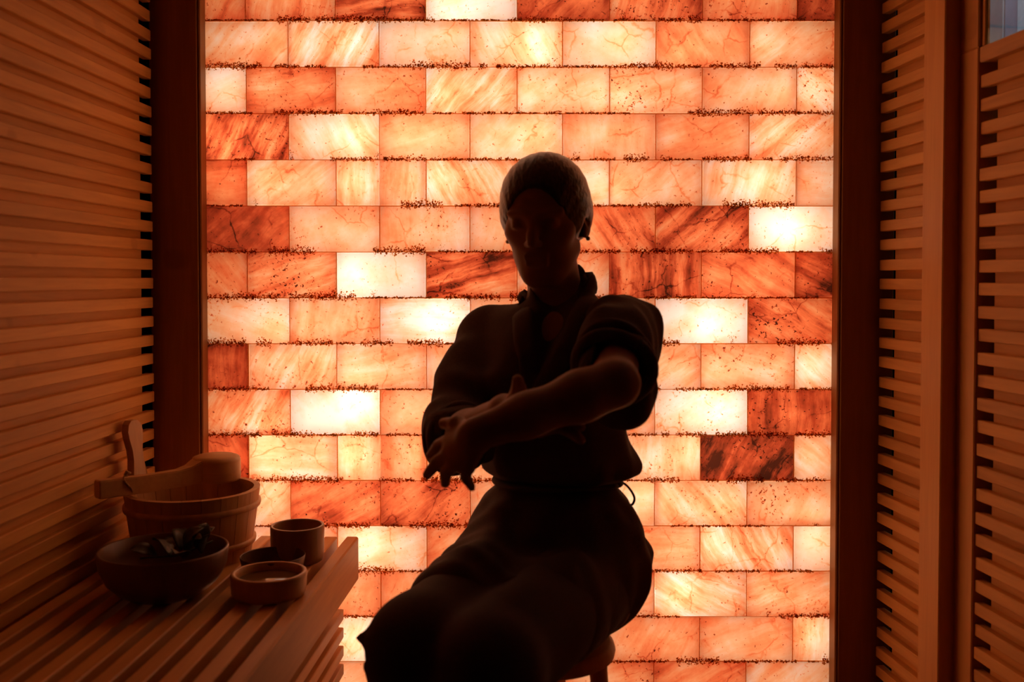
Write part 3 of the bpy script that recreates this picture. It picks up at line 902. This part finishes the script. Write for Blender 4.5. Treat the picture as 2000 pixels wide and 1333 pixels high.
def build_body():
    B_ = Field((-0.30, 1.18, -0.01), (0.36, 1.96, 1.28), 0.0032)
    # trunk
    B_.loft(O, Lv, Fv, [(0.43, 0, -.01, .13, .10), (0.52, 0, -.01, .155, .115), (0.60, 0, -.005, .14, .105), (0.65, 0, 0, .098, .082), (0.69, 0, 0, .086, .074), (0.78, 0, .005, .110, .090),
                        (0.87, 0, .012, .135, .105), (0.94, 0, .0, .120, .078), (0.99, 0, -.01, .075, .058)], 0.02)
    B_.cap(LSH, RSH, 0.038, 0.036, 0.03)
    B_.cap((0.082, 1.77, 0.965), hp(0.0, -0.018, -0.075), 0.050, 0.045, 0.03)
    # skull, face
    B_.ell(hp(0, -0.012, 0.028), (0.0715, 0.088, 0.080), HR, 0.02)
    B_.ell(hp(0, 0.030, -0.030), (0.057, 0.052, 0.078), HR, 0.03)
    B_.ell(hp(0, 0.052, -0.092), (0.024, 0.020, 0.018), HR, 0.03)
    for s in (-1, 1):
        B_.ell(hp(s * 0.040, 0.044, -0.018), (0.020, 0.018, 0.016), HR, 0.02)        # cheeks
        B_.cap(hp(s * 0.012, 0.083, 0.020), hp(s * 0.046, 0.066, 0.020), 0.006, 0.005, 0.012)   # brow
        B_.ell(hp(s * 0.031, 0.089, 0.004), (0.014, 0.012, 0.009), HR, 0.010, 'd')     # socket
        B_.ell(hp(s * 0.031, 0.070, 0.003), (0.0125, 0.0115, 0.0105), HR, 0.004)        # lowered lid
        B_.cap(hp(s * 0.020, 0.081, -0.003), hp(s * 0.042, 0.076, -0.003), 0.0018, 0.0014, 0.003)   # lash line
        B_.ell(hp(s * 0.072, -0.012, -0.014), (0.010, 0.018, 0.030), HR, 0.008)          # ear
        B_.ell(hp(s * 0.079, -0.004, -0.006), (0.005, 0.009, 0.015), HR, 0.004, 'd')
        B_.cap(hp(s * 0.045, 0.005, -0.058), hp(s * 0.018, 0.055, -0.096), 0.014, 0.012, 0.025)   # jaw line
    B_.chain([(hp(0, 0.083, 0.012), 0.006), (hp(0, 0.096, -0.014), 0.0075), (hp(0, 0.103, -0.026), 0.009)], 0.012)   # nose
    for s in (-1, 1):
        B_.ell(hp(s * 0.011, 0.094, -0.030), (0.0065, 0.008, 0.006), HR, 0.006)
    B_.cap(hp(-0.017, 0.084, -0.054), hp(0.017, 0.084, -0.054), 0.0062, 0.0062, 0.006)
    B_.cap(hp(-0.014, 0.083, -0.067), hp(0.014, 0.083, -0.067), 0.0072, 0.0072, 0.006)
    B_.cap(hp(-0.021, 0.091, -0.0605), hp(0.021, 0.091, -0.0605), 0.0026, 0.0022, 0.003, 'd')
    # arms
    B_.chain([(LSH, 0.040), ((0.160, 1.53, 0.912), 0.036), (LEL, 0.031)], 0.02)
    B_.chain([(LEL, 0.031), ((0.098, 1.392, 0.868), 0.034), ((0.02, 1.378, 0.842), 0.029), (LWR, 0.0235)], 0.02)
    B_.chain([(RSH, 0.038), (REL, 0.034)], 0.02)
    B_.chain([(REL, 0.037), ((-0.068, 1.595, 0.784), 0.035), (RWR, 0.0235)], 0.02)
    # left hand, hanging past the right elbow, fingers apart
    K = {'index': [(-.0865, 1.42, .802), (-.1065, 1.45, .788), (-.1215, 1.476, .768)],
         'middle': [(-.0875, 1.412, .785), (-.108, 1.443, .766), (-.1245, 1.463, .743)],
         'ring': [(-.0785, 1.402, .772), (-.095, 1.428, .752), (-.0975, 1.447, .733)],
         'little': [(-.062, 1.392, .768), (-.066, 1.408, .751), (-.0575, 1.420, .733)]}
    for k_, r in zip(('index', 'middle', 'ring', 'little'), (.0095, .0098, .0092, .0082)):
        a, b, c = K[k_]
        w = tuple(np.array(LWR) * 0.75 + np.array(a) * 0.25)
        B_.cap(w, a, 0.0165, 0.0118, 0.012)
        B_.cap(a, b, r + .0012, r, 0.004); B_.cap(b, c, r, r - .0022, 0.002)
    B_.chain([((-.058, 1.385, .820), .013), ((-.078, 1.412, .826), .0105), ((-.098, 1.440, .822), .0085)], 0.008)
    # right hand closing round the left forearm from behind, thumb up over it
    pc = (0.016, 1.434, 0.842)
    B_.cap(RWR, pc, 0.022, 0.021, 0.015)
    for i in range(4):
        z = 0.862 - i * 0.0165
        a = (0.038, 1.430 - .002 * i, z + .002); b = (0.066, 1.424, z + .008); c = (0.086, 1.418 - .002 * i, z + .006 - .002 * i); e = (0.097, 1.410 - .003 * i, z - .002 - .002 * i)
        B_.cap(pc, a, .017, .0115, .01); B_.cap(a, b, .0100, .0095, .003); B_.cap(b, c, .0095, .0088, .002); B_.cap(c, e, .0086, .0072, .002)
    B_.chain([((0.004, 1.436, 0.856), .0135), ((0.010, 1.420, 0.872), .0108), ((0.008, 1.410, 0.888), .0085)], 0.006)
    # legs and feet
    for H_, K_, A_, in ((LHIP, LKN, LAN), (RHIP, RKN, RAN)):
        B_.chain([(H_, 0.082), (K_, 0.055)], 0.03)
        mid = tuple(np.array(K_) * .68 + np.array(A_) * .32 + np.array((0, .012, 0)))
        B_.chain([(K_, 0.054), (mid, 0.052), (A_, 0.033)], 0.02)
        A2 = np.array(A_)
        toe = A2 + np.array((Fv[0] * .15, Fv[1] * .15, -.055)); heel = A2 + np.array((-Fv[0] * .035, -Fv[1] * .035, -.045))
        B_.cap(heel, A_, .029, .03, .02); B_.cap(tuple(A2 + (0, 0, -.02)), toe, .034, .020, .02); B_.cap(heel, toe, .028, .020, .02)
        side2 = np.array((Lv[0], Lv[1], 0))
        for q in range(5):
            s0_ = toe + side2 * (.026 - .013 * q) * (1 if H_ is RHIP else -1)
            B_.cap(s0_, s0_ + np.array((Fv[0], Fv[1], -.12)) * (.036 - .004 * q), .0115 - .001 * q, .009 - .0007 * q, .004)
    return B_.mesh('body', M['skin'], None, 1)

def build_hair():
    h_ = Field((-0.08, 1.55, 0.98), (0.20, 1.92, 1.29), 0.0032)
    h_.ell(hp(0, -0.016, 0.030), (0.0815, 0.098, 0.0865), HR, 0.01)
    for s in (-1, 1):
        h_.ell(hp(s * 0.046, -0.020, -0.002), (0.038, 0.066, 0.050), HR, 0.015)
    h_.cap(hp(0, -0.07, -0.02), hp(0, -0.075, -0.06), 0.045, 0.034, 0.02)
    h_.ell(hp(0, -0.108, -0.045), (0.038, 0.032, 0.036), HR, 0.012)                     # low knot at the nape
    h_.ell(hp(0, 0.092, -0.030), (0.060, 0.075, 0.098), HR, 0.012, 'd')                   # opening for the face
    h_.ell(hp(0, 0.070, -0.130), (0.09, 0.085, 0.085), HR, 0.01, 'd')
    for s in (-1, 1):
        h_.ell(hp(s * 0.084, 0.004, -0.030), (0.022, 0.020, 0.028), HR, 0.006, 'd')        # ears stay free
    p0, p1 = hp(-0.018, 0.075, 0.085), hp(-0.014, -0.06, 0.124)                            # parting
    h_.cap(p0, hp(-0.018, 0.02, 0.119), 0.004, 0.004, 0.006, 'd'); h_.cap(hp(-0.018, 0.02, 0.119), p1, 0.004, 0.003, 0.006, 'd')
    # combed-back strands as fine relief
    sl, X, Y, Z = h_.sub(h_.lo, h_.lo + h_.h * h_.n)
    u = (X - HC[0]) * hl[0] + (Y - HC[1]) * hl[1] + (Z - HC[2]) * hl[2]
    w = (X - HC[0]) * hu[0] + (Y - HC[1]) * hu[1] + (Z - HC[2]) * hu[2]
    h_.F += (0.0004 * np.sin(np.arctan2(u, w + 0.10) * 70 + 2 * np.sin(u * 40))).astype(np.float32)
    return h_.mesh('hair', M['hair'], None, 1)

def build_robe():
    J = Field((-0.30, 1.36, 0.36), (0.36, 2.0, 1.09), 0.0042)
    J.loft(O, Lv, Fv, [(0.412, -.01, .0, .118, .110), (0.45, .0, -.01, .146, .130), (0.50, .003, -.01, .162, .142), (0.55, .003, -.01, .167, .145), (0.60, 0, -.005, .155, .136), (0.645, 0, 0, .132, .118),
                       (0.674, 0, 0, .098, .086), (0.680, 0, 0, .100, .088), (0.692, .004, -.004, .146, .118), (0.71, .004, -.004, .149, .122), (0.745, .002, 0, .138, .118), (0.80, -.002, .006, .130, .116), (0.87, 0, .012, .146, .120), (0.93, 0, 0, .145, .100), (0.985, 0, -.008, .092, .074)], 0.02)
    J.cap((LSH[0] - .004, LSH[1], LSH[2] - .004), RSH, 0.054, 0.052, 0.03)
    J.cap((0.082, 1.775, 0.97), (0.08, 1.768, 1.012), 0.072, 0.058, 0.02)
    # left sleeve, pushed up the forward arm and hanging below it
    J.chain([(LSH, 0.055), ((0.170, 1.58, 0.926), 0.055), ((0.155, 1.50, 0.902), 0.053)], 0.02)
    J.chain([((0.185, 1.63, 0.91), 0.045), ((0.178, 1.565, 0.858), 0.046), ((0.174, 1.55, 0.836), 0.042)], 0.025)
    # right sleeve
    J.chain([(RSH, 0.054), ((-0.080, 1.745, 0.85), 0.052), ((-0.098, 1.672, 0.776), 0.052)], 0.02)
    J.chain([((-0.098, 1.672, 0.774), 0.053), ((-0.088, 1.628, 0.771), 0.050)], 0.015)
    # skirt of the jacket over the lap
    lerp = lambda a, b, t: tuple(np.array(a) * (1 - t) + np.array(b) * t)
    J.cap(RHIP, lerp(RHIP, RKN, .60), 0.096, 0.092, 0.03)
    J.cap(LHIP, lerp(LHIP, LKN, .40), 0.084, 0.086, 0.03)
    # V opening
    J.cap((0.030, 1.625, 0.84), (0.066, 1.675, 1.01), 0.006, 0.046, 0.006, 'd')
    J.cap((0.066, 1.675, 1.01), (0.075, 1.74, 1.06), 0.046, 0.055, 0.006, 'd')
    J.cap((0.078, 1.762, 1.00), (0.076, 1.76, 1.10), 0.052, 0.056, 0.006, 'd')
    # cut the sleeve ends open round the arms
    J.cap((0.158, 1.462, 0.894), (0.140, 1.39, 0.875), 0.047, 0.055, 0.004, 'd')
    J.cap((-0.070, 1.598, 0.782), (-0.042, 1.55, 0.80), 0.041, 0.05, 0.004, 'd')
    J.wrinkle(0.0058, 38, (1.0, 1.0, 0.5), 3)
    J.wrinkle(0.0026, 90, (1.0, 1.0, 0.6), 5)
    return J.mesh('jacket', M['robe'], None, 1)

def build_trousers():
    T = Field((-0.32, 1.20, 0.14), (0.36, 1.98, 0.72), 0.0048)
    T.loft(O, Lv, Fv, [(0.412, -.01, -.0, .112, .10), (0.47, 0, -.01, .142, .122), (0.55, 0, -.01, .150, .128), (0.62, 0, 0, .122, .105), (0.668, 0, 0, .090, .078)], 0.02)
    for H_, K_, A_ in ((LHIP, LKN, LAN), (RHIP, RKN, RAN)):
        T.cap(H_, K_, 0.086, 0.074, 0.03)
        hem = tuple(np.array(K_) * .40 + np.array(A_) * .60)
        T.chain([(K_, 0.074), (tuple(np.array(K_) * .7 + np.array(A_) * .3), .076), (hem, .083)], 0.02)
        T.cap(tuple(np.array(hem) + (0, 0, -.05)), tuple(np.array(hem) + (0, 0, -.20)), .12, .12, .004, 'd')
    # a crease of cloth standing off the right knee
    T.cap((-0.178, 1.43, 0.508), (-0.219, 1.425, 0.514), 0.030, 0.006, 0.012)
    T.cap((-0.185, 1.43, 0.45), (-0.210, 1.43, 0.470), 0.028, 0.008, 0.015)
    T.wrinkle(0.0028, 36, (1, 1, .6), 9)
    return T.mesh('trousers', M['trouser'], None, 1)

person = empty('person', (0.03, 1.62, 0))
tag(person, 'person in a loose linen wrap jacket seated on a stool, arms crossed before the chest', 'person')
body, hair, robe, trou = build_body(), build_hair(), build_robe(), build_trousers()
inv = Matrix.Translation((-0.03, -1.62, 0))
for o in (body, hair, robe, trou):
    o.parent = person; o.matrix_parent_inverse = inv
# rolled cuffs, collar, waist tie
def adopt(o, par):
    o.parent = par
    if par is person: o.matrix_parent_inverse = inv
    return o
def ring(c, axis, r, rr, n=36, wob=0.0, flat=1.0, seed=0):
    ax = Vector(axis).normalized(); a = ax.orthogonal().normalized(); b = ax.cross(a)
    rd = random.Random(seed); ph = [rd.uniform(0, 6) for _ in range(3)]
    pts = []
    for i in range(n + 1):
        t = 2 * PI * i / n
        k = r * (1 + wob * (math.sin(2 * t + ph[0]) + .6 * math.sin(3 * t + ph[1])))
        pts.append(Vector(c) + a * (math.cos(t) * k) + b * (math.sin(t) * k * flat) + ax * (wob * r * math.sin(2 * t + ph[2])))
    return pts
adopt(tube('cuff', ring((0.151, 1.487, 0.899), (0.06, 0.26, 0.07), 0.054, .012, wob=.04, seed=2), 0.0105, M['robe'], None, 10), robe)
adopt(tube('cuff', ring((0.156, 1.510, 0.904), (0.06, 0.26, 0.07), 0.058, .012, wob=.05, seed=5), 0.0095, M['robe'], None, 10), robe)
adopt(tube('cuff', ring((-0.085, 1.622, 0.774), (0.09, -0.16, 0.05), 0.049, .010, wob=.04, seed=3), 0.0105, M['robe'], None, 10), robe)
adopt(tube('cuff', ring((-0.093, 1.642, 0.770), (0.09, -0.16, 0.05), 0.053, .010, wob=.05, seed=4), 0.0095, M['robe'], None, 10), robe)
dg = robe.data
bvh = BVHTree.FromPolygons([v.co for v in dg.vertices], [tuple(p.vertices) for p in dg.polygons])
def snap(pts, off):
    out, nor = [], []
    for p in pts:
        q, n, _, _ = bvh.find_nearest(Vector(p))
        out.append(q + n * off); nor.append(n)
    return out, nor
def band(name, pts, width, thick, off, snapfrom):
    P = catmull(pts, 8)
    Q, nn = snap(P, off)
    for i in range(len(P)):
        if snapfrom[0] <= i <= snapfrom[1]: Q[i] = P[i]
    for _ in range(3):
        Q = [Q[0]] + [(Q[i - 1] + Q[i] * 2 + Q[i + 1]) / 4 for i in range(1, len(Q) - 1)] + [Q[-1]]
    return adopt(tube(name, Q, 1.0, M['robe'], None, 10, flat=(thick, width), up=nn), robe)
band('collar', [(-0.006, 1.61, .71), (0.008, 1.60, .78), (0.050, 1.60, .86), (0.098, 1.640, .93), (0.128, 1.690, .985), (0.143, 1.735, 1.022), (0.136, 1.79, 1.026),
                (0.085, 1.825, 1.02), (0.035, 1.80, 1.0), (0.020, 1.75, .985), (0.022, 1.70, .955), (0.028, 1.655, .90), (0.038, 1.625, .85), (0.055, 1.61, .80)], 0.019, 0.0055, 0.004, (40, 76))
wt = []
for i in range(41):
    t = 2 * PI * i / 40
    wt.append((O[0] + Lv[0] * .110 * math.cos(t) + Fv[0] * .096 * math.sin(t), O[1] + Lv[1] * .110 * math.cos(t) + Fv[1] * .096 * math.sin(t), 0.677 + .004 * math.sin(2 * t)))
adopt(tube('waist_tie', wt, 1.0, M['robe'], None, 8, flat=(.006, .010), up=(0, 0, 1)), robe)
adopt(tube('tie_end', catmull([(0.186, 1.735, .679), (0.199, 1.733, .672), (0.209, 1.732, .660), (0.2135, 1.731, .649), (0.211, 1.731, .640), (0.205, 1.732, .635)], 5), 0.0022, M['robe'], None, 6), robe)
for s in (-1, 1):
    e = lathe('earring', [(0, -.004), (.003, -.003), (.004, 0), (.003, .003), (0, .004)], M['metal'], None, 12)
    e.location = hp(s * 0.076, -0.008, -0.044)
    adopt(e, person)

# ------------------------------------------------------------------ stool
st = empty('stool', (0.055, 1.715, 0))
tag(st, 'plain round wooden stool beneath the seated person', 'stool')
lathe('seat', [(0, 0.380), (0.116, 0.380), (0.122, 0.384), (0.124, 0.394), (0.121, 0.404), (0.114, 0.408), (0, 0.408)], M['stile'], st, 48)
for k in range(4):
    a = PI / 4 + k * PI / 2 + 0.5
    c, s = math.cos(a), math.sin(a)
    tube('leg', [(c * .095, s * .095, .385), (c * .108, s * .108, .19), (c * .122, s * .122, 0.0)], [.016, .0145, .0125], M['stile'], st, 12)
for k in range(4):
    a = PI / 4 + k * PI / 2 + 0.5; b = a + PI / 2
    tube('stretcher', [(math.cos(a) * .110, math.sin(a) * .110, .16), (math.cos(b) * .110, math.sin(b) * .110, .16)], .008, M['stile'], st, 8)
